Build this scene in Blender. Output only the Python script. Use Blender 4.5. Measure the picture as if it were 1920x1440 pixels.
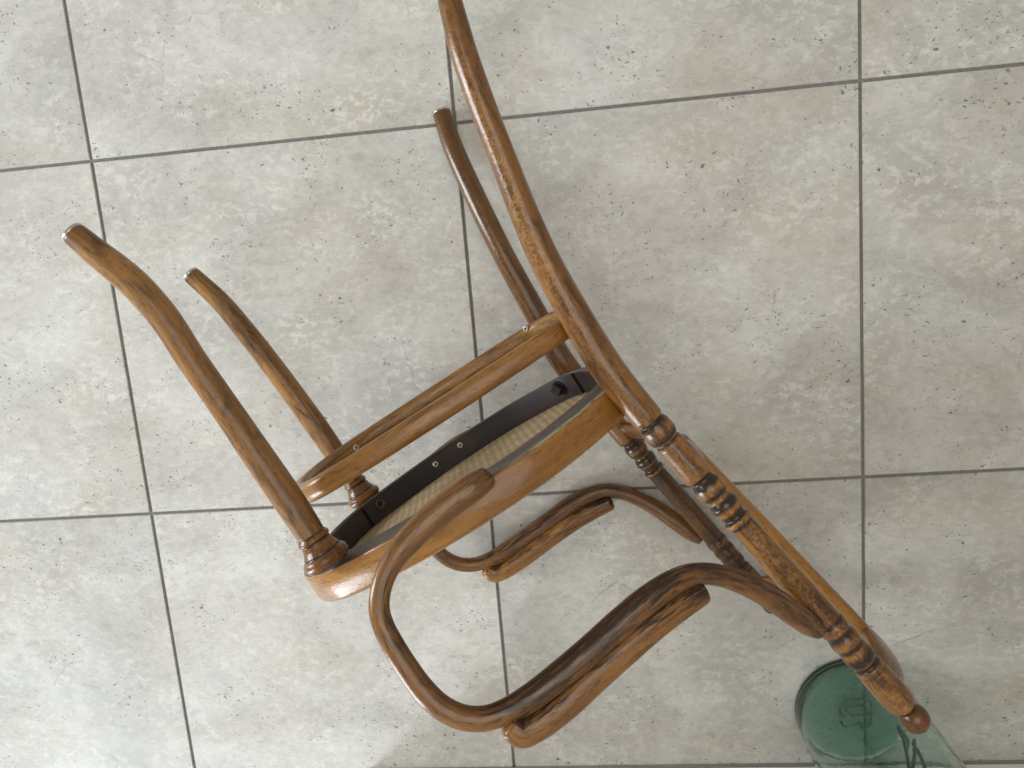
import bpy, bmesh, math, random
import numpy as np
from mathutils import Matrix, Vector

random.seed(7)
for o in list(bpy.data.objects):
    bpy.data.objects.remove(o)
scene = bpy.context.scene
col = scene.collection

# ------------------------------------------------------------------ camera
TILE = 0.6
FPX = 1413.29
def _rot(rx, ry, rz):
    cx, sx, cy, sy, cz, sz = math.cos(rx), math.sin(rx), math.cos(ry), math.sin(ry), math.cos(rz), math.sin(rz)
    X = np.array([[1, 0, 0], [0, cx, -sx], [0, sx, cx]])
    Y = np.array([[cy, 0, sy], [0, 1, 0], [-sy, 0, cy]])
    Z = np.array([[cz, -sz, 0], [sz, cz, 0], [0, 0, 1]])
    return Z @ X @ Y
RM = _rot(0.165989, 0.107027, -0.084573)
FLIP = np.diag([1, -1, -1.0])
CAM = FLIP @ (-RM.T @ np.array([-1.138712, -0.603403, 2.040332])) * TILE
cam_d = bpy.data.cameras.new('camera')
cam = bpy.data.objects.new('camera', cam_d)
col.objects.link(cam)
cam_d.sensor_width = 36.0
cam_d.lens = FPX / 1920 * 36
cam_d.clip_start = 0.02
cam_d.clip_end = 100
rb = FLIP @ RM.T @ FLIP
cam.matrix_world = Matrix([[*rb[0], CAM[0]], [*rb[1], CAM[1]], [*rb[2], CAM[2]], [0, 0, 0, 1]])
scene.camera = cam

# ------------------------------------------------------------------ world and lamps
world = bpy.data.worlds.new('World')
scene.world = world
world.use_nodes = True
bg = world.node_tree.nodes['Background']
bg.inputs[0].default_value = (1.0, 0.955, 0.885, 1)
bg.inputs[1].default_value = 0.33

def area(name, loc, target, sx, sy, power, color):
    d = bpy.data.lights.new(name, 'AREA')
    d.shape = 'RECTANGLE'; d.size = sx; d.size_y = sy; d.energy = power; d.color = color
    o = bpy.data.objects.new(name, d); col.objects.link(o)
    o.location = loc
    o.rotation_euler = (Vector(target) - Vector(loc)).to_track_quat('-Z', 'Y').to_euler()
    return o
area('window_light', (-1.75, -2.85, 1.30), (0.6, -0.6, 0.95), 0.85, 2.1, 82, (0.82, 0.92, 1.0))
area('window_light', (-2.90, -0.10, 1.40), (0.6, -0.4, 1.00), 0.95, 2.1, 92, (0.88, 0.95, 1.0))
area('ceiling_bounce_fill', (1.05, -0.05, 2.6), (1.05, -0.1, 0), 1.6, 1.6, 17, (1.0, 0.97, 0.90))  # added fill standing in for bounce off the unseen ceiling

vs = scene.view_settings
vs.view_transform = 'Standard'; vs.look = 'None'; vs.gamma = 1; vs.use_curve_mapping = False
vs.exposure = 0.2
scene.render.resolution_x = 1024; scene.render.resolution_y = 768
scene.render.engine = 'CYCLES'

# ------------------------------------------------------------------ pixel helpers
def ray(px):
    return FLIP @ RM.T @ np.array([(px[0] - 960) / FPX, (px[1] - 720) / FPX, 1.0])
def floor_pt(px, z=0.0):
    r = ray(px); return CAM + (z - CAM[2]) / r[2] * r

# chair frame: it lies on its side, its left-right axis points (nearly) up
VP = (852, 655)
CD = 0.9742                                     # camera to the chair's middle plane, along its left-right axis
_dv = ray(VP); _dv /= np.linalg.norm(_dv)
NAX = -_dv
E1 = np.array([1, 0, 0.]) - NAX * NAX[0]; E1 /= np.linalg.norm(E1)
E2 = np.cross(NAX, E1)
_y = np.array([.878, .479]); _y /= np.linalg.norm(_y)
K = CD / 0.975
YL = _y[0] * E1 + _y[1] * E2
ZL = _y[1] * E1 - _y[0] * E2
XL = -NAX
ORG = CAM - CD * NAX + (-.176 * E1 + .2527 * E2) * K
def L(px, w):
    """pixel on the chair's upper side at half-width w -> chair coordinates (x=-w, y back, z up)"""
    r = ray(px); s = (-CD + w) / (r @ NAX)
    P = CAM + s * r - ORG
    return np.array([P @ XL, P @ YL, P @ ZL])
def mpp(px, w):
    """metres per picture pixel at that pixel, for things at half-width w"""
    return (-CD + w) / (ray(px) @ NAX) / FPX
def mir(pts):
    return [(-p[0], p[1], p[2]) for p in pts]

# ------------------------------------------------------------------ tagging
def link(o, parent=None):
    col.objects.link(o)
    if parent is not None: o.parent = parent
    return o
def tag(o, label=None, cat=None, group=None, kind=None):
    if label: o['label'] = label
    if cat: o['category'] = cat
    if group: o['group'] = group
    if kind: o['kind'] = kind
    return o

# ------------------------------------------------------------------ node helpers
class NT:
    def __init__(s, name):
        s.m = bpy.data.materials.new(name); s.m.use_nodes = True
        s.t = s.m.node_tree; s.n = s.t.nodes
        s.b = s.n['Principled BSDF']; s.out = s.n['Material Output']
    def add(s, typ, **kw):
        nd = s.n.new(typ)
        for k, v in kw.items():
            if k in nd.bl_rna.properties: setattr(nd, k, v)
            else: nd.inputs[k.replace('_', ' ')].default_value = v
        return nd
    def ln(s, a, b): s.t.links.new(a, b)
    def ramp(s, fac, stops, interp='LINEAR'):
        r = s.n.new('ShaderNodeValToRGB'); r.color_ramp.interpolation = interp
        el = r.color_ramp.elements
        while len(el) < len(stops): el.new(0.5)
        for e, (p, c) in zip(el, stops):
            e.position = p
            e.color = (c, c, c, 1) if not isinstance(c, tuple) else (*c, 1)
        s.ln(fac, r.inputs[0]); return r.outputs[0]
    def mapv(s, vec, scale, loc=(0, 0, 0)):
        m = s.n.new('ShaderNodeMapping'); m.inputs['Scale'].default_value = scale; m.inputs['Location'].default_value = loc
        s.ln(vec, m.inputs['Vector']); return m.outputs[0]
    def noise(s, vec, scale, detail=4, rough=0.55, dist=0.0):
        n = s.n.new('ShaderNodeTexNoise'); n.inputs['Scale'].default_value = scale
        n.inputs['Detail'].default_value = detail; n.inputs['Roughness'].default_value = rough
        n.inputs['Distortion'].default_value = dist
        s.ln(vec, n.inputs['Vector']); return n.outputs[0]
    def vor(s, vec, scale, feature='F1', out='Distance', rnd=1.0):
        n = s.n.new('ShaderNodeTexVoronoi'); n.feature = feature; n.inputs['Scale'].default_value = scale
        n.inputs['Randomness'].default_value = rnd
        s.ln(vec, n.inputs['Vector']); return n.outputs[out]
    def mix(s, fac, a, b, mode='MIX'):
        m = s.n.new('ShaderNodeMix'); m.data_type = 'RGBA'; m.blend_type = mode
        for v, i in ((fac, 0), (a, 6), (b, 7)):
            if isinstance(v, (int, float)): m.inputs[i].default_value = v
            elif isinstance(v, tuple): m.inputs[i].default_value = (*v, 1)
            else: s.ln(v, m.inputs[i])
        return m.outputs[2]
    def math(s, op, a, b=0.0, clamp=False):
        m = s.n.new('ShaderNodeMath'); m.operation = op; m.use_clamp = clamp
        for v, i in ((a, 0), (b, 1)):
            if isinstance(v, (int, float)): m.inputs[i].default_value = v
            else: s.ln(v, m.inputs[i])
        return m.outputs[0]
    def bump(s, h, strength, dist, prev=None):
        b = s.n.new('ShaderNodeBump'); b.inputs['Strength'].default_value = strength; b.inputs['Distance'].default_value = dist
        s.ln(h, b.inputs['Height'])
        if prev is not None: s.ln(prev, b.inputs['Normal'])
        return b.outputs[0]

def srgb(r, g, b):
    f = lambda c: (c / 255 / 12.92) if c <= 10 else ((c / 255 + .055) / 1.055) ** 2.4
    return (f(r), f(g), f(b))

# ------------------------------------------------------------------ materials
def wood(name, light, mid, dark, patch=0.5, rough=0.3, coat=0.25, stainmin=0.0, streak=1.0):
    w = NT(name)
    at = w.add('ShaderNodeAttribute', attribute_name='wood').outputs['Vector']
    st = w.add('ShaderNodeAttribute', attribute_name='stain_shade').outputs['Fac']
    fl = w.add('ShaderNodeAttribute', attribute_name='fleck').outputs['Fac']
    # long soft figure along the grain
    big = w.noise(w.mapv(at, (5, 45, 45)), 1.0, 3, .5, .6)
    c = w.ramp(big, [(0.30, mid), (0.62, light)])
    fib = w.noise(w.mapv(at, (22, 420, 420)), 1.0, 4, .6, .3)
    c = w.mix(w.ramp(fib, [(0.35, 0.42), (0.6, 0.0)]), c, mid)
    # pores: short dark dashes
    por = w.noise(w.mapv(at, (95, 620, 620)), 1.0, 3, .55)
    c = w.mix(w.ramp(por, [(0.55, 0.0), (0.70, 0.6)]), c, dark)
    # ray flecks
    fw = w.noise(w.mapv(at, (120, 85, 85)), 1.0, 3, .6, 1.0)
    arcs = w.ramp(fw, [(0.44, 0.0), (0.50, 1.0), (0.55, 0.0)])
    arcs2 = w.ramp(fw, [(0.56, 0.0), (0.60, 0.8), (0.65, 0.0)])
    c = w.mix(w.math('MULTIPLY', arcs, w.math('MULTIPLY', fl, .95)), c, dark)
    c = w.mix(w.math('MULTIPLY', arcs2, w.math('MULTIPLY', fl, .75)), c, tuple(min(1, x * 1.35) for x in light))
    # worn / stained patches
    p1 = w.noise(w.mapv(at, (20, 85, 85), (3.1, 1.7, 4.4)), 1.0, 5, .62, .8)
    pm = w.ramp(p1, [(0.48, 0.0), (0.68, patch)])
    c = w.mix(pm, c, dark)
    # stained grooves and joints, shade painted on floor-side hoop and post, broken by streaks
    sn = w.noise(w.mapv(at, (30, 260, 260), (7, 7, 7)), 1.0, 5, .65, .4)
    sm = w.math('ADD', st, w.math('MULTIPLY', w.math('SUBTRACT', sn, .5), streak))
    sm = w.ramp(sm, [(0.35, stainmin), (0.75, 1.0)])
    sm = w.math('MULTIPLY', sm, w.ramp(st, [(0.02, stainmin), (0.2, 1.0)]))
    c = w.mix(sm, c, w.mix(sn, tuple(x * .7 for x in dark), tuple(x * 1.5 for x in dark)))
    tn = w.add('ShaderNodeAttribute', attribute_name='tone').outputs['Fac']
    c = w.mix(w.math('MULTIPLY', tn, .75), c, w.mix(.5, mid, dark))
    w.ln(c, w.b.inputs['Base Color'])
    rr = w.ramp(w.noise(w.mapv(at, (40, 160, 160)), 1.0, 4, .6), [(0.3, rough * .8), (0.75, rough * 1.5)])
    w.ln(rr, w.b.inputs['Roughness'])
    w.b.inputs['Coat Weight'].default_value = coat
    w.b.inputs['Coat Roughness'].default_value = 0.12
    w.b.inputs['Specular IOR Level'].default_value = 0.30
    bn = w.bump(fib, 0.16, 0.0012)
    bn = w.bump(fw, 0.13, 0.0012, bn)
    bn = w.bump(por, 0.12, 0.0008, bn)
    w.ln(bn, w.b.inputs['Normal']); w.ln(bn, w.b.inputs['Coat Normal'])
    return w.m

HONEY = srgb(168, 122, 64); HMID = srgb(131, 88, 41); HDARK = srgb(54, 35, 19)
M = {}
M['wood'] = wood('oiled_beech', HONEY, HMID, HDARK, .45, .3, .28)
M['wood_post'] = wood('flecked_beech', srgb(162, 114, 56), srgb(114, 74, 35), srgb(41, 26, 15), .7, .25, .45, streak=.6)
M['wood_arm'] = wood('worn_beech', srgb(147, 102, 54), srgb(95, 63, 32), srgb(37, 25, 16), .68, .3, .36, streak=2.2)
M['wood_pad'] = wood('worn_rest_beech', srgb(162, 115, 61), srgb(112, 75, 38), srgb(41, 27, 17), .55, .3, .28, streak=2.4)
M['wood_rim'] = wood('clear_beech', srgb(170, 121, 59), srgb(137, 91, 40), srgb(68, 42, 20), .3, .26, .32)
M['wood_leg'] = wood('aged_beech', srgb(160, 116, 64), srgb(112, 76, 41), srgb(46, 31, 19), .75, .32, .28)
M['wood_collar'] = wood('turned_beech', srgb(133, 86, 42), srgb(96, 60, 28), srgb(41, 25, 14), .45, .22, .35, streak=.6)

w = NT('dark_stained_wood')
at = w.add('ShaderNodeAttribute', attribute_name='wood').outputs['Vector']
nn = w.noise(w.mapv(at, (12, 50, 50)), 1.0, 5, .6, .7)
c = w.ramp(nn, [(0.35, srgb(26, 20, 21)), (0.55, srgb(40, 29, 27)), (0.72, srgb(66, 38, 30))])
w.ln(c, w.b.inputs['Base Color']); w.b.inputs['Roughness'].default_value = .55
w.ln(w.bump(nn, .4, .002), w.b.inputs['Normal'])
M['dark'] = w.m

w = NT('underside_wood')
at = w.add('ShaderNodeAttribute', attribute_name='wood').outputs['Vector']
nn = w.noise(w.mapv(at, (18, 140, 140)), 1.0, 5, .65, .5)
c = w.ramp(nn, [(0.35, srgb(70, 60, 52)), (0.6, srgb(98, 86, 74)), (0.75, srgb(64, 46, 34))])
pa = w.add('ShaderNodeAttribute', attribute_name='paint').outputs['Fac']
pn = w.noise(w.mapv(at, (60, 300, 300)), 1.0, 5, .7, .6)
pm = w.math('MULTIPLY', w.ramp(pn, [(0.40, 0.0), (0.48, 1.0)]), pa)
c = w.mix(pm, c, srgb(178, 192, 168))
w.ln(c, w.b.inputs['Base Color']); w.b.inputs['Roughness'].default_value = .5
w.ln(w.bump(nn, .3, .001), w.b.inputs['Normal'])
M['under'] = w.m

w = NT('woven_cane')
tc = w.add('ShaderNodeTexCoord').outputs['Object']
w1 = w.add('ShaderNodeTexWave', wave_type='BANDS', bands_direction='X', Scale=62.0, Distortion=0.8, Detail=2.0)
w2 = w.add('ShaderNodeTexWave', wave_type='BANDS', bands_direction='Y', Scale=29.0, Distortion=1.2, Detail=2.0)
w.ln(tc, w1.inputs['Vector']); w.ln(tc, w2.inputs['Vector'])
sn = w.noise(w.mapv(tc, (420, 60, 1)), 1.0, 4, .6)
wv = w.math('MULTIPLY', w.ramp(sn, [(0.3, .25), (0.65, 1.0)]), w.math('ADD', w.math('MULTIPLY', w2.outputs[1], .4), .6))
nn = w.noise(tc, 60, 4, .6)
c = w.mix(w.math('MULTIPLY', wv, .8), srgb(132, 108, 74), srgb(222, 198, 156))
c = w.mix(w.ramp(nn, [(0.35, .45), (0.65, 0.0)]), c, srgb(130, 104, 68))
w.ln(c, w.b.inputs['Base Color']); w.b.inputs['Roughness'].default_value = .7
w.ln(w.bump(wv, .8, .002), w.b.inputs['Normal'])
M['cane'] = w.m

w = NT('nickel'); w.b.inputs['Base Color'].default_value = (.62, .61, .57, 1); w.b.inputs['Metallic'].default_value = 1; w.b.inputs['Roughness'].default_value = .28
nn = w.noise(w.add('ShaderNodeTexCoord').outputs['Object'], 400, 3)
w.ln(w.ramp(nn, [(0.3, .2), (0.7, .42)]), w.b.inputs['Roughness'])
M['metal'] = w.m
w = NT('screw_zinc'); w.b.inputs['Metallic'].default_value = .6; w.b.inputs['Roughness'].default_value = .4
nn = w.noise(w.add('ShaderNodeTexCoord').outputs['Object'], 500, 3)
w.ln(w.ramp(nn, [(0.3, srgb(176, 168, 146)), (0.7, srgb(214, 208, 190))]), w.b.inputs['Base Color'])
M['zinc'] = w.m
w = NT('slot_black'); w.b.inputs['Roughness'].default_value = .8
nn = w.noise(w.add('ShaderNodeTexCoord').outputs['Object'], 300, 3)
w.ln(w.ramp(nn, [(0.3, (.006, .006, .006)), (0.7, (.016, .014, .012))]), w.b.inputs['Base Color'])
M['slot'] = w.m

def tile_mat():
    w = NT('stone_tile')
    tc = w.add('ShaderNodeTexCoord').outputs['Object']
    rnd = w.add('ShaderNodeObjectInfo').outputs['Random']
    off = w.add('ShaderNodeCombineXYZ')
    w.ln(w.math('MULTIPLY', rnd, 91.7), off.inputs[0]); w.ln(w.math('MULTIPLY', rnd, 57.3), off.inputs[1]); w.ln(w.math('MULTIPLY', rnd, 33.1), off.inputs[2])
    va = w.add('ShaderNodeVectorMath', operation='ADD'); w.ln(tc, va.inputs[0]); w.ln(off.outputs[0], va.inputs[1])
    v = va.outputs[0]
    big = w.noise(w.mapv(v, (1, 1.2, 1)), 5.5, 6, .6, .5)
    c = w.ramp(big, [(0.32, srgb(175, 171, 164)), (0.5, srgb(194, 191, 184)), (0.68, srgb(210, 208, 202))])
    # cool and warm clouds
    hue = w.noise(w.mapv(v, (1, 1, 1), (5, 2, 0)), 4.2, 4, .55, .4)
    c = w.mix(w.ramp(hue, [(0.48, 0.0), (0.68, .6)]), c, srgb(188, 179, 164))
    c = w.mix(w.ramp(hue, [(0.3, .6), (0.46, 0.0)]), c, srgb(181, 182, 179))
    # mottled crust: pale flakes with ragged edges
    fl = w.noise(w.mapv(v, (1, 1.35, 1), (1, 8, 0)), 62, 8, .70, .45)
    msk = w.noise(w.mapv(v, (1, 1.3, 1), (9, 3, 0)), 8, 5, .6)
    flm = w.math('MULTIPLY', w.ramp(fl, [(0.48, 0.0), (0.60, 1.0)]), w.ramp(msk, [(0.38, .10), (0.63, .72)]))
    c = w.mix(flm, c, srgb(220, 218, 211))
    dk = w.noise(w.mapv(v, (1, 1.5, 1), (4, 5, 0)), 48, 8, .72, .6)
    dkm = w.math('MULTIPLY', w.ramp(dk, [(0.48, 0.0), (0.64, 1.0)]), w.ramp(msk, [(0.38, .6), (0.60, .12)]))
    c = w.mix(dkm, c, srgb(163, 160, 154))
    # fine brushed fibres across the tile
    fib = w.noise(w.mapv(v, (90, 460, 1)), 1.0, 5, .7, .8)
    c = w.mix(w.ramp(fib, [(0.54, 0.0), (0.72, .34)]), c, srgb(152, 146, 137))
    c = w.mix(w.ramp(fib, [(0.26, .3), (0.44, 0.0)]), c, srgb(222, 220, 213))
    # pits: ragged dark dots in loose groups
    vd = w.add('ShaderNodeVectorMath', operation='ADD')
    nz = w.add('ShaderNodeTexNoise'); nz.inputs['Scale'].default_value = 150; nz.inputs['Detail'].default_value = 2
    w.ln(v, nz.inputs['Vector'])
    sc = w.add('ShaderNodeVectorMath', operation='SCALE'); sc.inputs['Scale'].default_value = .013
    w.ln(nz.outputs['Color'], sc.inputs[0]); w.ln(v, vd.inputs[0]); w.ln(sc.outputs[0], vd.inputs[1])
    pv = w.vor(w.mapv(vd.outputs[0], (1, 2.3, 1)), 58)
    gate = w.noise(w.mapv(v, (1, 1, 1), (2, 9, 0)), 11, 3, .6)
    cell = w.add('ShaderNodeTexVoronoi'); cell.inputs['Scale'].default_value = 58
    w.ln(w.mapv(vd.outputs[0], (1, 2.3, 1)), cell.inputs['Vector'])
    sep = w.add('ShaderNodeSeparateColor'); w.ln(cell.outputs['Color'], sep.inputs[0])
    thr = w.math('MULTIPLY', w.math('MULTIPLY', w.ramp(gate, [(0.40, .25), (0.60, 1.0)]), w.math('POWER', sep.outputs[0], 2.0)), .25)
    pit = w.math('MULTIPLY', w.math('SUBTRACT', thr, pv), 22.0, True)
    c = w.mix(w.math('MULTIPLY', pit, .75), c, srgb(74, 70, 66))
    pv2 = w.vor(w.mapv(vd.outputs[0], (1, 1.6, 1), (3, 3, 3)), 150)
    c2 = w.add('ShaderNodeTexVoronoi'); c2.inputs['Scale'].default_value = 150
    w.ln(w.mapv(vd.outputs[0], (1, 1.6, 1), (3, 3, 3)), c2.inputs['Vector'])
    sp2 = w.add('ShaderNodeSeparateColor'); w.ln(c2.outputs['Color'], sp2.inputs[0])
    t2 = w.math('MULTIPLY', w.math('MULTIPLY', w.ramp(gate, [(0.40, .35), (0.60, 1.0)]), w.math('POWER', sp2.outputs[1], 2.4)), .42)
    pit2 = w.math('MULTIPLY', w.math('SUBTRACT', t2, pv2), 12.0, True)
    c = w.mix(w.math('MULTIPLY', pit2, .7), c, srgb(96, 91, 85))
    # hairline cracks
    cr = w.vor(w.mapv(vd.outputs[0], (1, .55, 1), (8, 1, 0)), 3.1, 'DISTANCE_TO_EDGE')
    crm = w.math('MULTIPLY', w.ramp(cr, [(0.0, 1.0), (0.0028, 0.0)]), w.ramp(msk, [(0.56, 0.0), (0.66, .5)]))
    c = w.mix(crm, c, srgb(120, 114, 106))
    tv = w.ramp(w.math('FRACT', w.math('MULTIPLY', rnd, 17.3)), [(0.0, (.93, .925, .915)), (1.0, (1.04, 1.035, 1.025))])
    c = w.mix(1.0, c, tv, 'MULTIPLY')
    w.ln(c, w.b.inputs['Base Color'])
    w.ln(w.ramp(fl, [(0.3, .42), (0.7, .58)]), w.b.inputs['Roughness'])
    w.b.inputs['Specular IOR Level'].default_value = .4
    bn = w.bump(fl, .12, .0008)
    bn = w.bump(pit, -.5, .0008, bn)
    w.ln(bn, w.b.inputs['Normal'])
    return w.m
M['tile'] = tile_mat()

w = NT('grout')
nn = w.noise(w.add('ShaderNodeTexCoord').outputs['Object'], 220, 5, .7)
n2 = w.noise(w.add('ShaderNodeTexCoord').outputs['Object'], 9, 3, .6)
c = w.ramp(nn, [(0.3, srgb(108, 107, 105)), (0.7, srgb(140, 138, 134))])
c = w.mix(w.ramp(n2, [(0.45, 0.0), (0.7, .35)]), c, srgb(112, 102, 90))
w.ln(c, w.b.inputs['Base Color']); w.b.inputs['Roughness'].default_value = .85
w.ln(w.bump(nn, .5, .001), w.b.inputs['Normal'])
M['grout'] = w.m

def paint(name, a, b, rough):
    w = NT(name)
    nn = w.noise(w.add('ShaderNodeTexCoord').outputs['Object'], 14, 5, .6)
    w.ln(w.ramp(nn, [(0.3, a), (0.7, b)]), w.b.inputs['Base Color']); w.b.inputs['Roughness'].default_value = rough
    n2 = w.noise(w.add('ShaderNodeTexCoord').outputs['Object'], 260, 3, .6)
    w.ln(w.bump(n2, .12, .0006), w.b.inputs['Normal'])
    return w.m
M['wall'] = paint('wall_paint', (.70, .68, .64), (.74, .72, .68), .7)
M['skirt'] = paint('white_gloss_paint', (.76, .76, .74), (.80, .80, .79), .35)
M['sealant'] = paint('grey_sealant', srgb(128, 122, 116), srgb(146, 140, 132), .6)

def glass(name, colr, ior=1.45, rough=0.0):
    w = NT(name)
    w.b.inputs['Base Color'].default_value = (*colr, 1)
    w.b.inputs['Transmission Weight'].default_value = 1; w.b.inputs['IOR'].default_value = ior
    nn = w.noise(w.add('ShaderNodeTexCoord').outputs['Object'], 26, 2, .5)
    w.ln(w.ramp(nn, [(0.3, rough), (0.7, rough + .03)]), w.b.inputs['Roughness'])
    w.ln(w.bump(nn, .15, .003), w.b.inputs['Normal'])
    return w.m
M['glass'] = glass('green_glass', (.98, 1.0, .99))
_g = M['glass'].node_tree
M['glass_mark'] = glass('mark_glass', (.10, .26, .19))
_va = _g.nodes.new('ShaderNodeVolumeAbsorption')
_va.inputs['Color'].default_value = (.16, .80, .58, 1); _va.inputs['Density'].default_value = 50
_g.links.new(_va.outputs[0], _g.nodes['Material Output'].inputs['Volume'])
w = NT('stem_bark')
nn = w.noise(w.mapv(w.add('ShaderNodeTexCoord').outputs['Object'], (200, 200, 40)), 1.0, 4)
w.ln(w.ramp(nn, [(0.3, srgb(34, 30, 26)), (0.7, srgb(62, 54, 42))]), w.b.inputs['Base Color']); w.b.inputs['Roughness'].default_value = .6
M['stem'] = w.m
w = NT('leaf_green')
nn = w.noise(w.mapv(w.add('ShaderNodeTexCoord').outputs['Object'], (150, 150, 20)), 1.0, 4)
w.ln(w.ramp(nn, [(0.3, srgb(58, 82, 36)), (0.7, srgb(98, 124, 52))]), w.b.inputs['Base Color']); w.b.inputs['Roughness'].default_value = .45
M['leaf'] = w.m

# ------------------------------------------------------------------ mesh helpers
def make_obj(name, verts, faces, mat, parent=None, attrs=None, smooth=True, mats=None, mi=None, sharp=None):
    me = bpy.data.meshes.new(name)
    me.from_pydata([tuple(map(float, v)) for v in verts], [], [tuple(f) for f in faces])
    for m_ in (mats or [mat]): me.materials.append(m_)
    if mi is not None:
        for p, k in zip(me.polygons, mi): p.material_index = k
    if smooth:
        for p in me.polygons: p.use_smooth = True
    if attrs:
        for k, v in attrs.items():
            v = np.asarray(v, dtype=np.float32)
            if v.ndim == 2:
                a = me.attributes.new(k, 'FLOAT_VECTOR', 'POINT'); a.data.foreach_set('vector', v.ravel())
            else:
                a = me.attributes.new(k, 'FLOAT', 'POINT'); a.data.foreach_set('value', v)
    bm = bmesh.new(); bm.from_mesh(me)
    bmesh.ops.recalc_face_normals(bm, faces=bm.faces)
    bm.to_mesh(me); bm.free()
    if sharp: me.set_sharp_from_angle(angle=math.radians(sharp))
    me.update()
    return link(bpy.data.objects.new(name, me), parent)

def spline(ctrl, n, closed=False):
    """centripetal-ish Catmull-Rom through rows of ctrl, resampled evenly by length of first 3 columns"""
    P = np.asarray(ctrl, float); m = len(P)
    out = []
    rng = range(m if closed else m - 1)
    for i in rng:
        if closed: p0, p1, p2, p3 = P[(i - 1) % m], P[i], P[(i + 1) % m], P[(i + 2) % m]
        else:
            p1, p2 = P[i], P[i + 1]
            p0 = P[i - 1] if i > 0 else 2 * p1 - p2
            p3 = P[i + 2] if i + 2 < m else 2 * p2 - p1
        def dd(a, b): return max(np.linalg.norm(a[:3] - b[:3]), 1e-6) ** .5
        t0 = 0; t1 = dd(p0, p1); t2 = t1 + dd(p1, p2); t3 = t2 + dd(p2, p3)
        for t in np.linspace(t1, t2, 24, endpoint=False):
            A1 = (t1 - t) / (t1 - t0) * p0 + (t - t0) / (t1 - t0) * p1
            A2 = (t2 - t) / (t2 - t1) * p1 + (t - t1) / (t2 - t1) * p2
            A3 = (t3 - t) / (t3 - t2) * p2 + (t - t2) / (t3 - t2) * p3
            B1 = (t2 - t) / (t2 - t0) * A1 + (t - t0) / (t2 - t0) * A2
            B2 = (t3 - t) / (t3 - t1) * A2 + (t - t1) / (t3 - t1) * A3
            out.append((t2 - t) / (t2 - t1) * B1 + (t - t1) / (t2 - t1) * B2)
    out.append(P[0] if closed else P[-1])
    out = np.array(out)
    s = np.concatenate([[0], np.cumsum(np.linalg.norm(np.diff(out[:, :3], axis=0), axis=1))])
    u = np.linspace(0, s[-1], n + (1 if closed else 0))
    res = np.stack([np.interp(u, s, out[:, k]) for k in range(out.shape[1])], 1)
    return res[:-1] if closed else res

def frames(path, ref, closed=False):
    P = path[:, :3]
    if closed: T = np.roll(P, -1, 0) - np.roll(P, 1, 0)
    else: T = np.gradient(P, axis=0)
    T /= np.linalg.norm(T, axis=1)[:, None]
    ref = np.asarray(ref, float)
    A = ref[None] - (T @ ref)[:, None] * T
    A /= np.linalg.norm(A, axis=1)[:, None]
    return T, A, np.cross(T, A)

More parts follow.
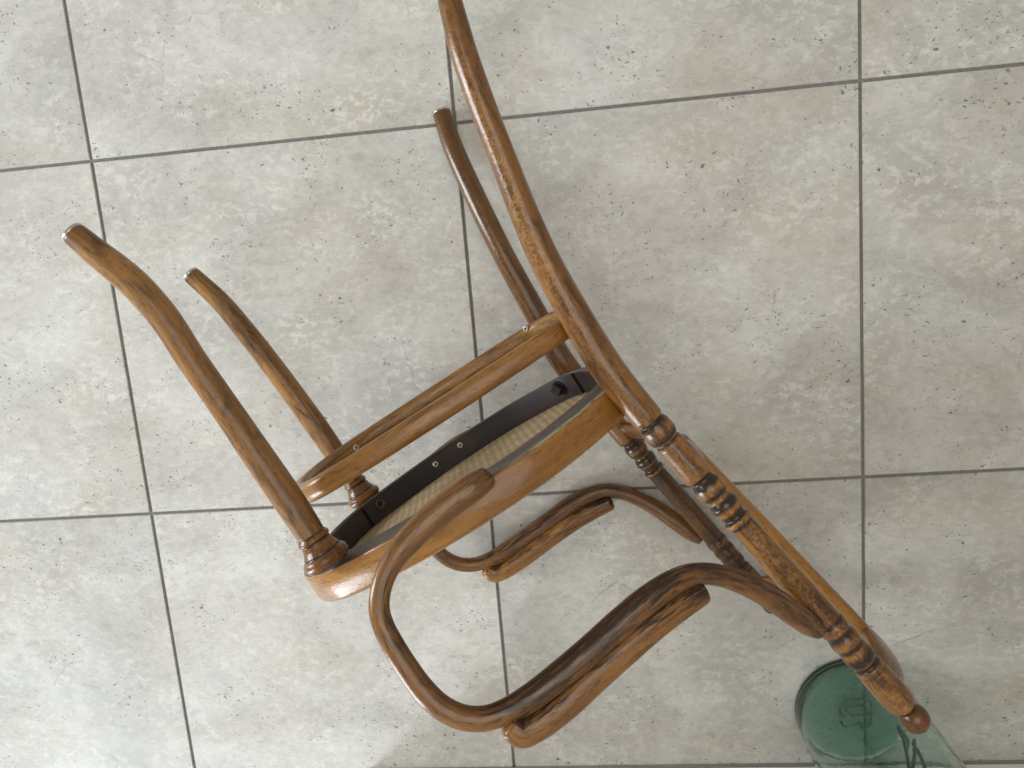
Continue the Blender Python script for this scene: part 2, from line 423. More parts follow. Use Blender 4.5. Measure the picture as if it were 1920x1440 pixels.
def sweep(name, path, ra, rb, mat, parent, ref=(1, 0, 0), n=24, power=2.0, stain_shade=None, fleck=None, cap=0.5, seed=None, closed=False, wobble=0.0, tone=None):
    """tube of (super)elliptic section: ra along ref, rb across; cap = roundness of the ends (0 flat)"""
    path = np.asarray(path, float)
    N = len(path)
    ra = np.broadcast_to(np.asarray(ra, float), (N,)).copy(); rb = np.broadcast_to(np.asarray(rb, float), (N,)).copy()
    stv = np.zeros(N) if stain_shade is None or callable(stain_shade) else np.asarray(stain_shade, float)
    T, A, B = frames(path, ref, closed)
    P = path[:, :3]
    s = np.concatenate([[0], np.cumsum(np.linalg.norm(np.diff(P, axis=0), axis=1))])
    if cap and not closed:
        r0, r1 = min(ra[0], rb[0]) * cap, min(ra[-1], rb[-1]) * cap
        pre = [(-r0 * math.sin(a), math.cos(a)) for a in (1.45, 1.1, .7, .35)]
        P = np.concatenate([[P[0] + T[0] * d for d, _ in pre], P, [P[-1] + T[-1] * (-d) * r1 / r0 for d, _ in pre[::-1]]])
        k = [q for _, q in pre]
        sh = 1 - (1 - np.array(k)) * min(1, cap * 1.0 + .0)
        ra = np.concatenate([ra[0] * sh, ra, ra[-1] * sh[::-1]]); rb = np.concatenate([rb[0] * sh, rb, rb[-1] * sh[::-1]])
        s = np.concatenate([[s[0] + d for d, _ in pre], s, [s[-1] - d for d, _ in pre[::-1]]])
        stv = np.concatenate([[stv[0]] * 4, stv, [stv[-1]] * 4])
        T, A, B = [np.concatenate([[X[0]] * 4, X, [X[-1]] * 4]) for X in (T, A, B)]
        N = len(P)
    th = np.linspace(0, 2 * math.pi, n, endpoint=False)
    ct, sn_ = np.cos(th), np.sin(th)
    e = 2.0 / power
    ct2 = np.sign(ct) * np.abs(ct) ** e; sn2 = np.sign(sn_) * np.abs(sn_) ** e
    rs = random.Random(seed if seed is not None else name)
    o = [rs.uniform(-9, 9) for _ in range(3)]
    V = []; W = []; S = []; FL = []
    for i in range(N):
        wob = 1 + wobble * (math.sin(s[i] * 37 + o[0]) + .6 * math.sin(s[i] * 83 + o[1]))
        for j in range(n):
            a, b = ra[i] * wob * ct2[j], rb[i] * wob * sn2[j]
            V.append(P[i] + A[i] * a + B[i] * b)
            W.append((s[i] + o[0], a + o[1], b + o[2]))
            S.append(stain_shade(s[i], th[j], i / (N - 1)) if callable(stain_shade) else stv[i])
            FL.append(fleck(s[i], th[j]) if fleck else 0.0)
    Fc = []
    for i in range(N if closed else N - 1):
        i2 = (i + 1) % N
        for j in range(n):
            k = (j + 1) % n
            Fc.append((i * n + j, i * n + k, i2 * n + k, i2 * n + j))
    if not closed:
        for i, (pt, ss) in ((0, (P[0], s[0])), (N - 1, (P[-1], s[-1]))):
            V.append(pt); W.append((ss + o[0], o[1], o[2])); S.append(S[i * n]); FL.append(0.0)
            c_ = len(V) - 1
            for j in range(n): Fc.append((i * n + j, i * n + (j + 1) % n, c_))
    at_ = {'wood': W, 'stain_shade': S, 'fleck': FL}
    if tone: at_['tone'] = [tone((q[0] - o[0]) / s[-1]) for q in W]
    ob = make_obj(name, V, Fc, mat, parent, at_)
    return ob

def sweep_poly(name, path, sec, mat, parent, closed=True, seed=None, mats=None, matidx=None, paintf=None, sharp=35):
    """sweep a polygon section [(outward, up)] along a plan path in x,y (chair up = z)"""
    path = np.asarray(path, float); N = len(path)
    if closed: T = np.roll(path, -1, 0) - np.roll(path, 1, 0)
    else: T = np.gradient(path, axis=0)
    T[:, 2] = 0; T /= np.linalg.norm(T, axis=1)[:, None]
    OUT = np.cross(T, (0, 0, 1.0))
    cen = path.mean(0)
    if np.mean(np.sum(OUT * (path - cen), 1)) < 0: OUT = -OUT
    s = np.concatenate([[0], np.cumsum(np.linalg.norm(np.diff(path, axis=0), axis=1))])
    rs = random.Random(seed or name); o = [rs.uniform(-9, 9) for _ in range(3)]
    V = []; W = []; PT = []; n = len(sec)
    for i in range(N):
        for (a, b) in sec:
            V.append(path[i] + OUT[i] * a + np.array([0, 0, b]))
            V[-1][2] -= V[-1][0] * .015; W.append((s[i] + o[0], a + o[1], b + o[2]))
            PT.append(paintf(V[-1], a, b) if paintf else 0.0)
    Fc = []; mi = []
    for i in range(N if closed else N - 1):
        i2 = (i + 1) % N
        for j in range(n):
            k = (j + 1) % n
            Fc.append((i * n + j, i * n + k, i2 * n + k, i2 * n + j)); mi.append(matidx[j] if matidx else 0)
    if not closed:
        Fc.append(tuple(range(n))); Fc.append(tuple((N - 1) * n + j for j in range(n))); mi += [0, 0]
    return make_obj(name, V, Fc, mat, parent, {'wood': W, 'stain_shade': np.zeros(len(V)), 'fleck': np.zeros(len(V)), 'paint': PT}, mats=mats, mi=mi, sharp=sharp)

def box(name, lo, hi, mat, parent=None, bev=0.0):
    bm = bmesh.new(); bmesh.ops.create_cube(bm, size=1)
    for v in bm.verts:
        v.co = [lo[k] + (v.co[k] + .5) * (hi[k] - lo[k]) for k in range(3)]
    if bev: bmesh.ops.bevel(bm, geom=bm.edges[:], offset=bev, segments=2, affect='EDGES', clamp_overlap=True)
    me = bpy.data.meshes.new(name); bm.to_mesh(me); bm.free(); me.materials.append(mat)
    return link(bpy.data.objects.new(name, me), parent)

# ------------------------------------------------------------------ floor and wall
WALL_Y = -1.1048
WALL_X0 = float(floor_pt((690, 1438))[0])
TH = 0.009
floor = box('floor', (-2.4, -3.0, -0.06), (3.0, 1.8, -0.0028), M['grout'])
tag(floor, 'floor of large pale grey stone-look tiles with dark grey grout', None, kind='structure')
G = 0.0052
bm = bmesh.new(); bmesh.ops.create_cube(bm, size=1)
for v in bm.verts:
    v.co = (v.co.x * (TILE - G), v.co.y * (TILE - G), (v.co.z - .5) * TH)
bmesh.ops.bevel(bm, geom=[e for e in bm.edges if all(v.co.z > -.001 for v in e.verts)], offset=.0009, segments=2, affect='EDGES')
tile_me = bpy.data.meshes.new('tile'); bm.to_mesh(tile_me); bm.free(); tile_me.materials.append(M['tile'])
for j in range(-3, 5):
    for i in range(-4, 5):
        t = bpy.data.objects.new('tile', tile_me); link(t, floor)
        t.location = ((i + .5) * TILE, -(j + .5) * TILE, random.uniform(-.00025, .00025))
wall = box('wall', (WALL_X0 + .004, WALL_Y - .16, 0.0), (2.9, WALL_Y - .014, 2.3), M['wall'])
tag(wall, 'painted wall standing on the tiles behind the glass vase', None, kind='structure')
sk = box('skirting_board', (WALL_X0, WALL_Y - .0136, .004), (2.9, WALL_Y, .075), M['skirt'], wall, .003)
sl = box('sealant_joint', (WALL_X0, WALL_Y - .004, .0004), (2.9, WALL_Y + .0028, .0042), M['sealant'], wall, .0012)

# ------------------------------------------------------------------ chair
root = bpy.data.objects.new('bentwood_armchair', None)
col.objects.link(root)
mx = np.stack([XL, YL, ZL], 1)
root.matrix_world = Matrix([[*mx[0], ORG[0]], [*mx[1], ORG[1]], [*mx[2], ORG[2]], [0, 0, 0, 1]])
root.empty_display_size = .1
tag(root, 'brown bentwood armchair with woven seat lying on its side on the tiles', 'chair')

SIDES = (('up', 1), ('down', -1))
def side_pts(pts, s):
    q = np.array(pts, float); q[:, 0] *= s; return q

def glide(parent, p, d, r):
    """domed metal nail glide on a foot: p end point, d outward direction"""
    d = np.asarray(d, float); d /= np.linalg.norm(d)
    a = np.cross(d, (1, 0, 0)); a /= np.linalg.norm(a); b = np.cross(d, a)
    prof = [(r * 1.0, -.001), (r * 1.03, .0012), (r * .97, .0022), (r * .8, .0030), (r * .4, .0036), (0.0005, .0037)]
    n = 24; V = []; F = []
    for (rr, h) in prof:
        for j in range(n):
            t = 2 * math.pi * j / n
            V.append(np.asarray(p) + d * h + a * rr * math.cos(t) + b * rr * math.sin(t))
    for i in range(len(prof) - 1):
        for j in range(n):
            F.append((i * n + j, i * n + (j + 1) % n, (i + 1) * n + (j + 1) % n, (i + 1) * n + j))
    return make_obj('foot_glide', V, F, M['metal'], parent)

# rear posts: curved leg below, turned post above, one long member
legc = [((843, 0), .182, 46), ((856, 50), .180, 49.5), ((870, 100), .178, 52), ((905, 200), .175, 52.5), ((944, 300), .172, 52), ((981, 395), .169, 55),
        ((1018, 480), .167, 58.5), ((1045, 532), .166, 60), ((1072, 580), .165, 61), ((1101, 630), .165, 63), ((1132, 680), .165, 64), ((1166, 726), .165, 62.5), ((1194, 760), .165, 61), ((1216, 787), .165, 60)]
AX0 = np.array([1218., 789.]); AXD = np.array([.6649, .7469])
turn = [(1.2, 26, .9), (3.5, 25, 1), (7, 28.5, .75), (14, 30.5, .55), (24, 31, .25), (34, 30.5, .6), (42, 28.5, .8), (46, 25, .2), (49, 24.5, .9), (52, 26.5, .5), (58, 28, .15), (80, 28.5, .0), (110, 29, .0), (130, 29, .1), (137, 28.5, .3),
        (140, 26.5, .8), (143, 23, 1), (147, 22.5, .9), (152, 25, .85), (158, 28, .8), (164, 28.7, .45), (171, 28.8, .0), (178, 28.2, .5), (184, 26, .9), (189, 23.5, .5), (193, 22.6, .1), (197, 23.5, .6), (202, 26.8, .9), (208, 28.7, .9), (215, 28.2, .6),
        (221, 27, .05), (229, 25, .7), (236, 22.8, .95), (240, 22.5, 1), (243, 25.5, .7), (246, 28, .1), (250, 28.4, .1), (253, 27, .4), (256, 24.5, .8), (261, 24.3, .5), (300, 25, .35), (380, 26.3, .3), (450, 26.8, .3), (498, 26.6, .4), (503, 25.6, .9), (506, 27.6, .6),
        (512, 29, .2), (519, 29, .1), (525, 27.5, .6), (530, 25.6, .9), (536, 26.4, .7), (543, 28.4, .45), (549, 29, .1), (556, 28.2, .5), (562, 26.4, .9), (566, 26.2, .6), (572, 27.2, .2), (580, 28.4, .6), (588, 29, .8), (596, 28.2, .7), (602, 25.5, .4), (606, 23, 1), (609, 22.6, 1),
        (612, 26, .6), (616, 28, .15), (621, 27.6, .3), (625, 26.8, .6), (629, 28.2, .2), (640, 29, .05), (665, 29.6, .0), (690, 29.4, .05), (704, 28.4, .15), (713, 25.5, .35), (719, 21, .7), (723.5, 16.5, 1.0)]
def post_w(t): return float(np.interp(t, [0, 90, 165, 256, 510, 600, 775], [.165, .166, .169, .175, .1835, .187, .190]))
pc = []
for (px, w_, d_) in legc:
    q = L(px, w_); pc.append((*q, d_ / 2 * mpp(px, w_), .06))
leg_path = spline(pc, 110)
tp = []
for (t, r, st) in turn:
    w_ = post_w(t); q = L(AX0 + AXD * t, w_); tp.append((*q, r * mpp(AX0 + AXD * t, w_), st))
tp = np.array(tp)
tt = np.array([x[0] for x in turn]); u = np.arange(1.2, 723.6, 1.7)
tpath = np.stack([np.interp(u, tt, tp[:, k]) for k in range(5)], 1)
full = np.concatenate([leg_path, tpath])
legd = [((829, 214), .1945, 35), ((843, 258), .190, 37.5), ((861, 303), .185, 39), ((902, 392), .176, 40.5), ((947, 483), .169, 41.5), ((1002, 583), .166, 43)]
pcd = [(*L(px, -w_), d_ / 2 * mpp(px, -w_), .06) for px, w_, d_ in legd] + [(-q[0], *q[1:]) for q in pc[10:]]
full_down = np.concatenate([spline(pcd, 110), side_pts(tpath, -1)])
for sname, s in SIDES:
    p = full.copy() if s > 0 else full_down.copy()
    def fk(ss, th):
        a = abs(th - (math.pi + .30 + .35 * math.sin(ss * 5.0 + 1)))
        return max(0, 1 - a / .8) ** .6 * (0.45 + .55 * (math.sin(ss * 11.0) * .5 + .5))
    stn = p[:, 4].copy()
    if s < 0: stn = np.clip(stn + np.where(np.arange(len(stn)) < len(leg_path), .40, .27), 0, 1)  # floor-side post darker: partly its dark wood, partly shade painted in
    o = sweep('rear_post', p, p[:, 3], p[:, 3], M['wood_post'], root, n=32, stain_shade=stn, fleck=fk, cap=0.25, seed=11 + s,
              tone=lambda u_, s=s: float(np.interp(u_, [0, .2, .42, .5, .66, .8, 1], [.6, .35, .1, .0, .15, .1, .05])) + (.28 if s < 0 else 0))  # floor-side offset likewise mixes dark wood with painted shade
    d0 = p[0, :3] - p[3, :3]
    glide(o, p[0, :3] + d0 / np.linalg.norm(d0) * p[0, 3] * .2, d0, p[0, 3] * .95)
    # ball finial
    w_ = post_w(746); c0 = L(AX0 + AXD * 747, w_); c0[0] *= s
    ax = p[-1, :3] - p[-20, :3]; ax /= np.linalg.norm(ax)
    R_ = 27 * mpp(AX0 + AXD * 747, w_)
    bp = []
    for k in range(25):
        a = -1.0 + 2.0 * k / 24
        a = max(-.985, min(.995, a))
        bp.append((*(c0 + ax * R_ * a * 1.02), R_ * math.sqrt(1 - a * a)))
    bp = np.array(bp)
    sweep('finial', bp, bp[:, 3], bp[:, 3], M['wood_collar'], o, n=28, cap=0.02, seed=5 + s, tone=lambda u_: .45, stain_shade=np.clip(np.linspace(.55, .0, len(bp)), 0, 1))

# front legs
fl = [((142, 441), 47.5, .172), ((179, 472), 52, .172), ((217, 502), 55.5, .172), ((257, 537), 57, .172), ((309, 597), 56, .171), ((358, 672), 54.5, .170), ((400, 732), 54, .169), ((443, 794), 55, .168), ((481, 850), 57, .168), ((521, 908), 58, .168), ((560, 966), 56.5, .168), ((584, 1004), 53, .168)]
fp = spline([(*L(px, w_), d_ / 2 * mpp(px, w_)) for px, d_, w_ in fl], 90)
ctop = fp[-1, :3]
fld = [((361, 517), 33.5, .172), ((414, 566), 36.5, .172), ((460, 621), 39, .171), ((507, 681), 40, .170), ((556, 747), 41, .169), ((600, 808), 41.5, .168)]
fp_down = spline([(*L(px, -w_), d_ / 2 * mpp(px, -w_)) for px, d_, w_ in fld] + [(-ctop[0], ctop[1], ctop[2], fp[-1, 3])], 90)
lastT = fp[-1, :3] - fp[-4, :3]; lastT /= np.linalg.norm(lastT)
kk = mpp((600, 1030), .168)
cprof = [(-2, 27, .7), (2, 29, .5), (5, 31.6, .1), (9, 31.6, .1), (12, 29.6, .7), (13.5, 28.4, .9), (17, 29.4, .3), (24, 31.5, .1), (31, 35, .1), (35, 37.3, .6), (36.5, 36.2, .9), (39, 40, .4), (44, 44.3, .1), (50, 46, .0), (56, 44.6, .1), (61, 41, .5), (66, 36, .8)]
for sname, s in SIDES:
    p = fp.copy() if s > 0 else fp_down.copy()
    def fstain(ss, th, fr): return 0.12 + .25 * max(0, (fr - .8) / .2) + (.75 * max(0, 1 - fr / .13) * max(0, math.cos(th - 3.9)))
    o = sweep('front_leg', p, p[:, 3], p[:, 3], M['wood_leg'], root, n=28, stain_shade=fstain, cap=0.3, seed=21 + s)
    d0 = p[0, :3] - p[3, :3]
    glide(o, p[0, :3] + d0 / np.linalg.norm(d0) * p[0, 3] * .24, d0, p[0, 3] * .95)
    axd = np.array([0, lastT[1] * .5, lastT[2]]); axd /= np.linalg.norm(axd)
    ts = np.array([c_[0] for c_ in cprof]); uu = np.arange(-2, 66, 1.5)
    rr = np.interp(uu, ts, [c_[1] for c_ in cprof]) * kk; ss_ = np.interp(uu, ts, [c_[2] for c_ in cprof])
    cp = np.array([(ctop[0] * s, *(ctop[1:] + axd[1:] * t * kk)) for t in uu])
    sweep('turned_collar', cp, rr, rr, M['wood_collar'], o, n=36, cap=0.0, stain_shade=ss_, seed=31 + s)

# seat rim
plan_half = [(0, -.270), (.055, -.266), (.103, -.252), (.146, -.222), (.186, -.158), (.210, -.09), (.2185, -.02), (.211, .05), (.190, .10), (.166, .138), (.138, .168), (.08, .188), (0, .193)]
def ring(half, n=140, z=0.0):
    pts = [(x, y, z) for x, y in half] + [(-x, y, z) for x, y in half[-2:0:-1]]
    return spline(pts, n, closed=True)
rim_path = ring(plan_half)
RT = .026
sec = [(-.0012, .4318), (0.0, .4340), (0.0, .4628), (-.0015, .4668), (-.006, .4690), (-RT + .004, .4700), (-RT, .4680), (-RT, .4275), (-RT + .0022, .4255), (-RT + .006, .4257), (-.007, .4298)]
midx = [0, 0, 0, 0, 0, 0, 2, 1, 1, 1, 1]
TILT = .015
def pf(v, a, b):
    return max(0.0, min(1.0, (v[1] - .0) / .08)) if a > -.003 else 0.0
rim = sweep_poly('seat_frame', rim_path, sec, None, root, mats=[M['wood_rim'], M['under'], M['dark']], matidx=midx, seed=3, paintf=pf)
# dark lining blocks inside the rim, with an open joint near the front corner
inner = []
T_ = np.roll(rim_path, -1, 0) - np.roll(rim_path, 1, 0); T_ /= np.linalg.norm(T_, axis=1)[:, None]
OUTV = np.cross(T_, (0, 0, 1.)); 
if np.mean(np.sum(OUTV * rim_path, 1)) < 0: OUTV = -OUTV
inn = rim_path - OUTV * (RT + .0008)
fine = spline(inn, 900, closed=True)
def run(cond):
    idx = [i for i in range(len(fine)) if cond(fine[i])]
    cut = max(range(len(idx)), key=lambda k: (idx[k] - idx[k - 1]) % len(fine))
    idx = idx[cut:] + idx[:cut]
    return fine[idx][::6]
lsec = [(0, .4270), (0, .4630), (-.0025, .4630), (-.0032, .4620), (-.0032, .4282), (-.0025, .4270)]
for s in (1, -1):
    seg = run(lambda p, s=s: p[0] * s > .02 and -.205 < p[1] < .158)
    sweep_poly('seat_lining', seg, lsec, M['dark'], rim, closed=False, seed=41 + s)
seg = run(lambda p: p[1] < -.2075)
sweep_poly('seat_lining', seg, lsec, M['dark'], rim, closed=False, seed=44)

# woven seat
cn = rim_path - OUTV * (RT - .004)
V = [(0, -.03, .464)]; F = []; N = len(cn)
for k, f_ in enumerate((.25, .5, .75, .92, 1.0)):
    for q in cn:
        x, y = q[0] * f_, (q[1] + .03) * f_ - .03
        V.append((x, y, .4600 - x * TILT + .004 * (1 - f_ ** 2)))
for j in range(N): F.append((0, 1 + j, 1 + (j + 1) % N))
for k in range(4):
    for j in range(N):
        F.append((1 + k * N + j, 1 + k * N + (j + 1) % N, 1 + (k + 1) * N + (j + 1) % N, 1 + (k + 1) * N + j))
seat = make_obj('woven_seat', V, F, M['cane'], root)
sm = seat.modifiers.new('thickness', 'SOLIDIFY'); sm.thickness = .003; sm.offset = 1

# screws: dished head with a cross recess
def screw_mesh(r):
    n = 20; V = []; F = []; mi = []
    prof = [(r, -.002), (r, .0004), (r * .88, .0011), (r * .7, .0013)]
    for rr, h in prof:
        for j in range(n):
            t = 2 * math.pi * j / n; V.append((rr * math.cos(t), rr * math.sin(t), h))
    for i in range(3):
        for j in range(n): F.append((i * n + j, i * n + (j + 1) % n, (i + 1) * n + (j + 1) % n, (i + 1) * n + j)); mi.append(0)
    a, b = .16 * r, .56 * r
    cr = [(b, -a), (b, a), (a, a), (a, b), (-a, b), (-a, a), (-b, a), (-b, -a), (-a, -a), (-a, -b), (a, -b), (a, -a)]
    k0 = len(V)
    V += [(x, y, .0013) for x, y in cr]; k1 = len(V); V += [(x * .8, y * .8, -.0006) for x, y in cr]
    m_ = len(cr)
    # plate between outer circle and cross
    ring_idx = [3 * n + j for j in range(n)]
    ang = lambda i: math.atan2(V[i][1], V[i][0])
    co = sorted([(ang(k0 + j) % (2 * math.pi), k0 + j) for j in range(m_)]); ro = sorted([(ang(i) % (2 * math.pi), i) for i in ring_idx])
    ci = [c_[1] for c_ in co]; ri = [c_[1] for c_ in ro]; i = j = 0
    ca = [c_[0] for c_ in co] + [co[0][0] + 2 * math.pi]; ra_ = [c_[0] for c_ in ro] + [ro[0][0] + 2 * math.pi]
    while i < m_ or j < n:
        if j >= n or (i < m_ and ca[i + 1] <= ra_[j + 1]):
            F.append((ci[i % m_], ri[j % n], ci[(i + 1) % m_])); i += 1
        else:
            F.append((ci[i % m_], ri[j % n], ri[(j + 1) % n])); j += 1
        mi.append(0)
    for j in range(m_): F.append((k0 + j, k0 + (j + 1) % m_, k1 + (j + 1) % m_, k1 + j)); mi.append(1)
    F.append(tuple(k1 + j for j in range(m_))); mi.append(1)
    return V, F, mi
def place(o, p, nrm, spin=0.0):
    nrm = Vector(nrm).normalized()
    q = nrm.to_track_quat('Z', 'Y').to_matrix().to_4x4() @ Matrix.Rotation(spin, 4, 'Z')
    q.translation = Vector(p); o.matrix_local = q
_sv, _sf, _smi = screw_mesh(.0046)
def screw(parent, p, nrm, spin):
    o = make_obj('screw', _sv, _sf, None, parent, mats=[M['zinc'], M['slot']], mi=_smi, smooth=False)
    place(o, p, nrm, spin); return o
def inner_point(y, off=.0042):
    """inner face of the lining on the floor-side half, at chair depth y"""
    c_ = [i for i in range(len(rim_path)) if rim_path[i][0] > .02]
    i = min(c_, key=lambda k: abs((rim_path[k] - OUTV[k] * RT)[1] - y))
    return rim_path[i] - OUTV[i] * (RT + off), -OUTV[i]
for (px, wid, sp) in (((815, 869.5), -.192, .3), ((862, 834.5), -.192, .1)):
    q = L(px, wid); p, nn_ = inner_point(q[1]); screw(rim, (p[0], p[1], q[2]), nn_, sp)
q = L((712, 940), -.17); p, nn_ = inner_point(q[1], .0058)
n = 20; V = []; F = []
for rr, h in ((.0046, -.0012), (.0056, .0004), (.0068, .0004), (.0072, -.001)):
    V += [(rr * math.cos(2 * math.pi * j / n), rr * math.sin(2 * math.pi * j / n), h) for j in range(n)]
for i in range(3):
    for j in range(n): F.append((i * n + j, i * n + (j + 1) % n, (i + 1) * n + (j + 1) % n, (i + 1) * n + j))
F.append(tuple(range(n)))
ho = make_obj('peg_hole', V, F, None, rim, mats=[M['wood_collar'], M['slot']], mi=[0] * (3 * n) + [1])
place(ho, (p[0], p[1], q[2]), nn_)
# square bolt head by the rear post
q = L((1046, 727), -.14); p, nn_ = inner_point(q[1], .005)
bm = bmesh.new(); bmesh.ops.create_cone(bm, cap_ends=True, segments=24, radius1=.0115, radius2=.0105, depth=.003)
bmesh.ops.create_cube(bm, size=1, matrix=Matrix.Translation((0, 0, .0052)) @ Matrix.Diagonal((.014, .014, .0075, 1)))
bmesh.ops.bevel(bm, geom=[e for e in bm.edges if e.calc_length() > .006], offset=.0008, segments=2, affect='EDGES')
me = bpy.data.meshes.new('bolt_head'); bm.to_mesh(me); bm.free(); me.materials.append(M['dark'])
bo = link(bpy.data.objects.new('bolt_head', me), rim); place(bo, (p[0], p[1], q[2]), nn_, .6)

# hoop stretcher between the legs
hh = [(0, -.222), (.06, -.216), (.11, -.197), (.142, -.165), (.158, -.105), (.164, -.03), (.161, .04), (.154, .10), (.142, .145), (.105, .174), (.05, .184), (0, .186)]
hp = ring(hh, 130); hp[:, 2] = .3495 - hp[:, 0] * .021
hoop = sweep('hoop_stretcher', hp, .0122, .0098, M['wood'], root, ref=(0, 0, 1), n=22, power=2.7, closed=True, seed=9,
             stain_shade=lambda s_, th, fr: .42 if .04 < fr < .46 else .0)  # floor-side half darkened: shading of its inner face put into the colour
def hoop_inner(y, s):
    c_ = [i for i in range(len(hp)) if hp[i][0] * s > .02]
    i = min(c_, key=lambda k: abs(hp[k][1] - y)); j = (i + 1) % len(hp)
    t_ = hp[j] - hp[i]; t_ /= np.linalg.norm(t_); nv = np.cross(t_, (0, 0, 1.))
    if nv @ np.array([hp[i][0], hp[i][1], 0]) > 0: nv = -nv
    return hp[i] + nv * .0102, nv
for px in ((990, 615), (665, 842)):
    q = L(px, -.14); p, nv = hoop_inner(q[1], 1); screw(hoop, (p[0], p[1], q[2] - .001), nv, .4)

# arms: bent rod plus rest glued on top
rod = [((908, 898), .224, 46, .9), ((889, 911), .228, 54, .55), ((850, 938), .2295, 56, .1), ((800, 980), .232, 54, .0), ((757, 1024), .235, 49, .1), ((728, 1067), .238, 42, .0), ((714, 1106), .241, 40, .1), ((711, 1142), .244, 40, .2), ((719, 1174), .247, 41, .2),
       ((737, 1210), .250, 43, .2), ((762, 1250), .253, 44, .1), ((793, 1293), .256, 45, .1), ((829, 1327), .259, 45, .1), ((868, 1345), .261, 45, .1), ((908, 1347), .261, 45, .3), ((948, 1334), .259, 46, .6), ((998, 1306), .256, 52, .7), ((1053, 1265), .2525, 55, .7),
       ((1107, 1220), .248, 56, .7), ((1163, 1170), .243, 56, .7), ((1213, 1127), .2385, 54, .7), ((1255, 1097), .234, 49, .6), ((1295, 1078), .229, 42, .6), ((1338, 1077), .2245, 41, .45), ((1390, 1092), .219, 43, .4), ((1440, 1117), .213, 46, .35), ((1486, 1149), .206, 47, .4), ((1519, 1173), .201, 41, .7), ((1534, 1183), .199, 30, .9)]
rp = spline([(*L(px, w_), d_ / 2 * mpp(px, w_), st) for px, w_, d_, st in rod], 190)
padc = [((960, 1360), .2595), ((976, 1370), .2595), ((1001, 1359), .2575), ((1059, 1316), .2535), ((1115, 1264), .248), ((1168, 1217), .243), ((1223, 1170), .237), ((1272, 1134), .231), ((1297, 1118), .228), ((1310, 1110), .2265)]
pr = [25, 27.5, 28.5, 29, 29, 28.5, 27.5, 26, 24.5, 23.5]
pp = spline([(*L(px, w_), r * mpp(px, w_)) for (px, w_), r in zip(padc, pr)], 90)
for sname, s in SIDES:
    p = side_pts(rp, s)
    if s < 0: p[:, 2] += .009 * np.clip(1 - np.arange(len(p)) / 45, 0, 1)
    sv = p[:, 4]
    def rst(ss, th, fr, sv=sv, s=s):
        k = min(len(sv) - 1, int(fr * (len(sv) - 1)))
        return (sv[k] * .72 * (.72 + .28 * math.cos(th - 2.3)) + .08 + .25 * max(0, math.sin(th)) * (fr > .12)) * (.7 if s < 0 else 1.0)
    arm = sweep('arm', p, p[:, 3] * .98, p[:, 3], M['wood_arm'], root, n=26, power=2.25, stain_shade=rst, cap=.55, seed=51 + s, wobble=.004,
                tone=lambda u_: float(np.interp(u_, [0, .25, .45, .6, 1], [.0, .1, .2, .3, .3])))
    p2 = side_pts(pp, s)
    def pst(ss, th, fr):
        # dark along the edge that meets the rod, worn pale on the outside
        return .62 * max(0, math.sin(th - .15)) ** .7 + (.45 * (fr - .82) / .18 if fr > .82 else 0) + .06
    wid = np.interp(np.linspace(0, 1, len(p2)), [0, .06, .15, .8, .95, 1], [.0150, .0162, .0175, .0165, .0155, .0145])
    sweep('armrest', p2, wid, p2[:, 3], M['wood_pad'], arm, n=32, power=2.8, stain_shade=pst, cap=.5, seed=61 + s)

# back: two bowed rails and upright slats
sl_lo = L((1287, 836), .07); sl_hi = L((1622, 1186), .07)
b2 = L(AX0 + AXD * 96, .1665); b3 = L(AX0 + AXD * 668, .188)
axis = (sl_hi - sl_lo); axis[0] = 0; axis /= np.linalg.norm(axis)
def rail(e, m, name, seed, half_h):
    d = m - e
    xs = np.linspace(-1, 1, 9)
    bow = [0, .62, .95, 1.08, 1.12, 1.08, .95, .62, 0]
    pts = []
    for x_, b_ in zip(xs, bow):
        xx = abs(e[0]) * x_
        pts.append((xx, e[1] + d[1] * b_, e[2] + d[2] * b_))
    q = spline(pts, 70)
    f_ = np.linspace(-1, 1, 70)
    hgt = np.interp(np.abs(f_), [0, .72, .86, .93, 1], [half_h, half_h, half_h * .8, .009, .0068])
    thk = np.interp(np.abs(f_), [0, .72, .86, .93, 1], [.0082, .0082, .0080, .0072, .0065])
    return sweep(name, q, hgt, thk, M['wood_collar'], root, ref=tuple(axis), n=24, power=2.6, seed=seed, cap=0.0, stain_shade=np.full(70, .22))
rail(b2, sl_lo + axis * .004, 'lower_back_rail', 71, .017)
rail(b3, sl_hi + axis * .008, 'top_back_rail', 72, .024)
for x_, sd in ((-.070, 1), (.0, 2), (.070, 3)):
    k = 1.0 if x_ else 1.10
    lo = np.array([x_, b2[1] + (sl_lo[1] - b2[1]) * k, sl_lo[2]]); hi = np.array([x_, b3[1] + (sl_hi[1] - b3[1]) * k, sl_hi[2]])
    lo -= axis * .010
    path = np.array([lo + (hi - lo) * t_ for t_ in np.linspace(0, 1, 40)])
    wv = np.interp(np.linspace(0, 1, 40), [0, .1, .5, .9, 1], [.017, .019, .020, .020, .016])
    sweep('back_slat', path, wv, .0088, M['wood_rim'], root, n=24, power=2.8, seed=80 + sd, cap=.6, stain_shade=np.full(40, .05))

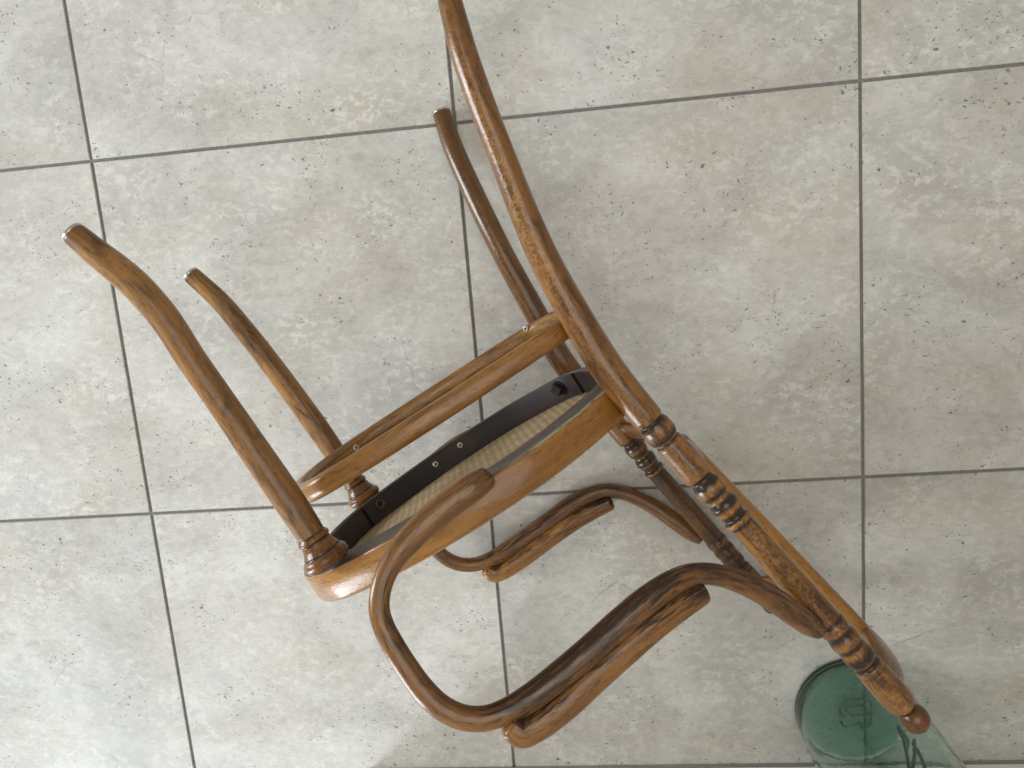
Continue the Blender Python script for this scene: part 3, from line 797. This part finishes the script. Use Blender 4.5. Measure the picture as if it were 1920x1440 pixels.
# ------------------------------------------------------------------ glass vase with cuttings
VC = np.array([1.1785, -1.001]); VR = .0945
vase = bpy.data.objects.new('glass_vase', None); col.objects.link(vase); vase.location = (VC[0], VC[1], 0.0015)
tag(vase, 'clear green glass vase standing on the tiles under the chair back finial', 'vase')
def lathe(name, prof, mat, parent, n=72):
    V = []; F = []
    for (r, z) in prof:
        for j in range(n):
            t = 2 * math.pi * j / n; V.append((r * math.cos(t), r * math.sin(t), z))
    for i in range(len(prof) - 1):
        for j in range(n): F.append((i * n + j, i * n + (j + 1) % n, (i + 1) * n + (j + 1) % n, (i + 1) * n + j))
    return make_obj(name, V, F, mat, parent)
R = VR
lathe('vase_body', [(.0004, .0), (R - .007, .0), (R - .0025, .0010), (R - .0006, .0035), (R, .008), (R, .05), (R, .33), (R, .40), (R - .0018, .4035), (R - .0030, .40), (R - .0032, .33), (R - .0032, .05), (R - .0034, .014), (R - .005, .0105), (R - .010, .0098), (.0004, .0096)], M['glass'], vase, 96)
def mark(pts, name='embossed_mark'):
    q = []
    for (x, y) in pts:
        P = floor_pt((1550 + x / 16, 1290 + y / 16), .0125); q.append((P[0] - VC[0], P[1] - VC[1], .0098))
    path = spline(q, 40)
    return sweep(name, path, .0017, .0017, M['glass_mark'], vase, ref=(0, 0, 1), n=8, cap=.5)
mark([(560, 900), (430, 800), (400, 650), (430, 520), (600, 400), (900, 360), (1150, 370), (1340, 460), (1370, 600), (1330, 750), (1200, 820), (1000, 840), (700, 880)])
mark([(610, 740), (600, 625), (800, 585), (1000, 560), (1150, 575)])
mark([(1370, 830), (1345, 1000), (1330, 1110), (1230, 1200), (1080, 1240), (1060, 1150), (1010, 1080), (750, 1150), (520, 1190), (450, 1030)])

plant = bpy.data.objects.new('plant_cutting', None); col.objects.link(plant); plant.location = (VC[0], VC[1], .0135)
tag(plant, 'thin dark leafless stems standing in the green glass vase', 'plant')
def stem(lo_px, lo_z, hi_px, hi_z, r, mat='stem', name='stem'):
    a = floor_pt(lo_px, lo_z); b = floor_pt(hi_px, hi_z)
    o_ = np.array([VC[0], VC[1], .0135])
    m_ = (a + b) / 2 + np.array([.002, .001, 0])
    path = spline([a - o_, m_ - o_, b - o_], 30)
    return sweep(name, path, np.linspace(r, r * .8, 30), np.linspace(r, r * .8, 30), M[mat], plant, n=10, cap=.4, ref=(1, 0, 0))
stem((1714, 1395), .05, (1740, 1460), .30, .0030)
stem((1716, 1388), .06, (1708, 1462), .30, .0028)
stem((1686, 1365), .04, (1706, 1450), .28, .0026)
a = floor_pt((1692, 1368), .05) - np.array([*VC, .0135]); b = floor_pt((1702, 1412), .16) - np.array([*VC, .0135])
path = spline([a, (a + b) / 2 + np.array([.003, 0, 0]), b], 20)
lw = np.interp(np.linspace(0, 1, 20), [0, .4, 1], [.0015, .005, .001])
sweep('leaf', path, lw, .0006, M['leaf'], plant, n=10, ref=(1, 0, 0), cap=.2)
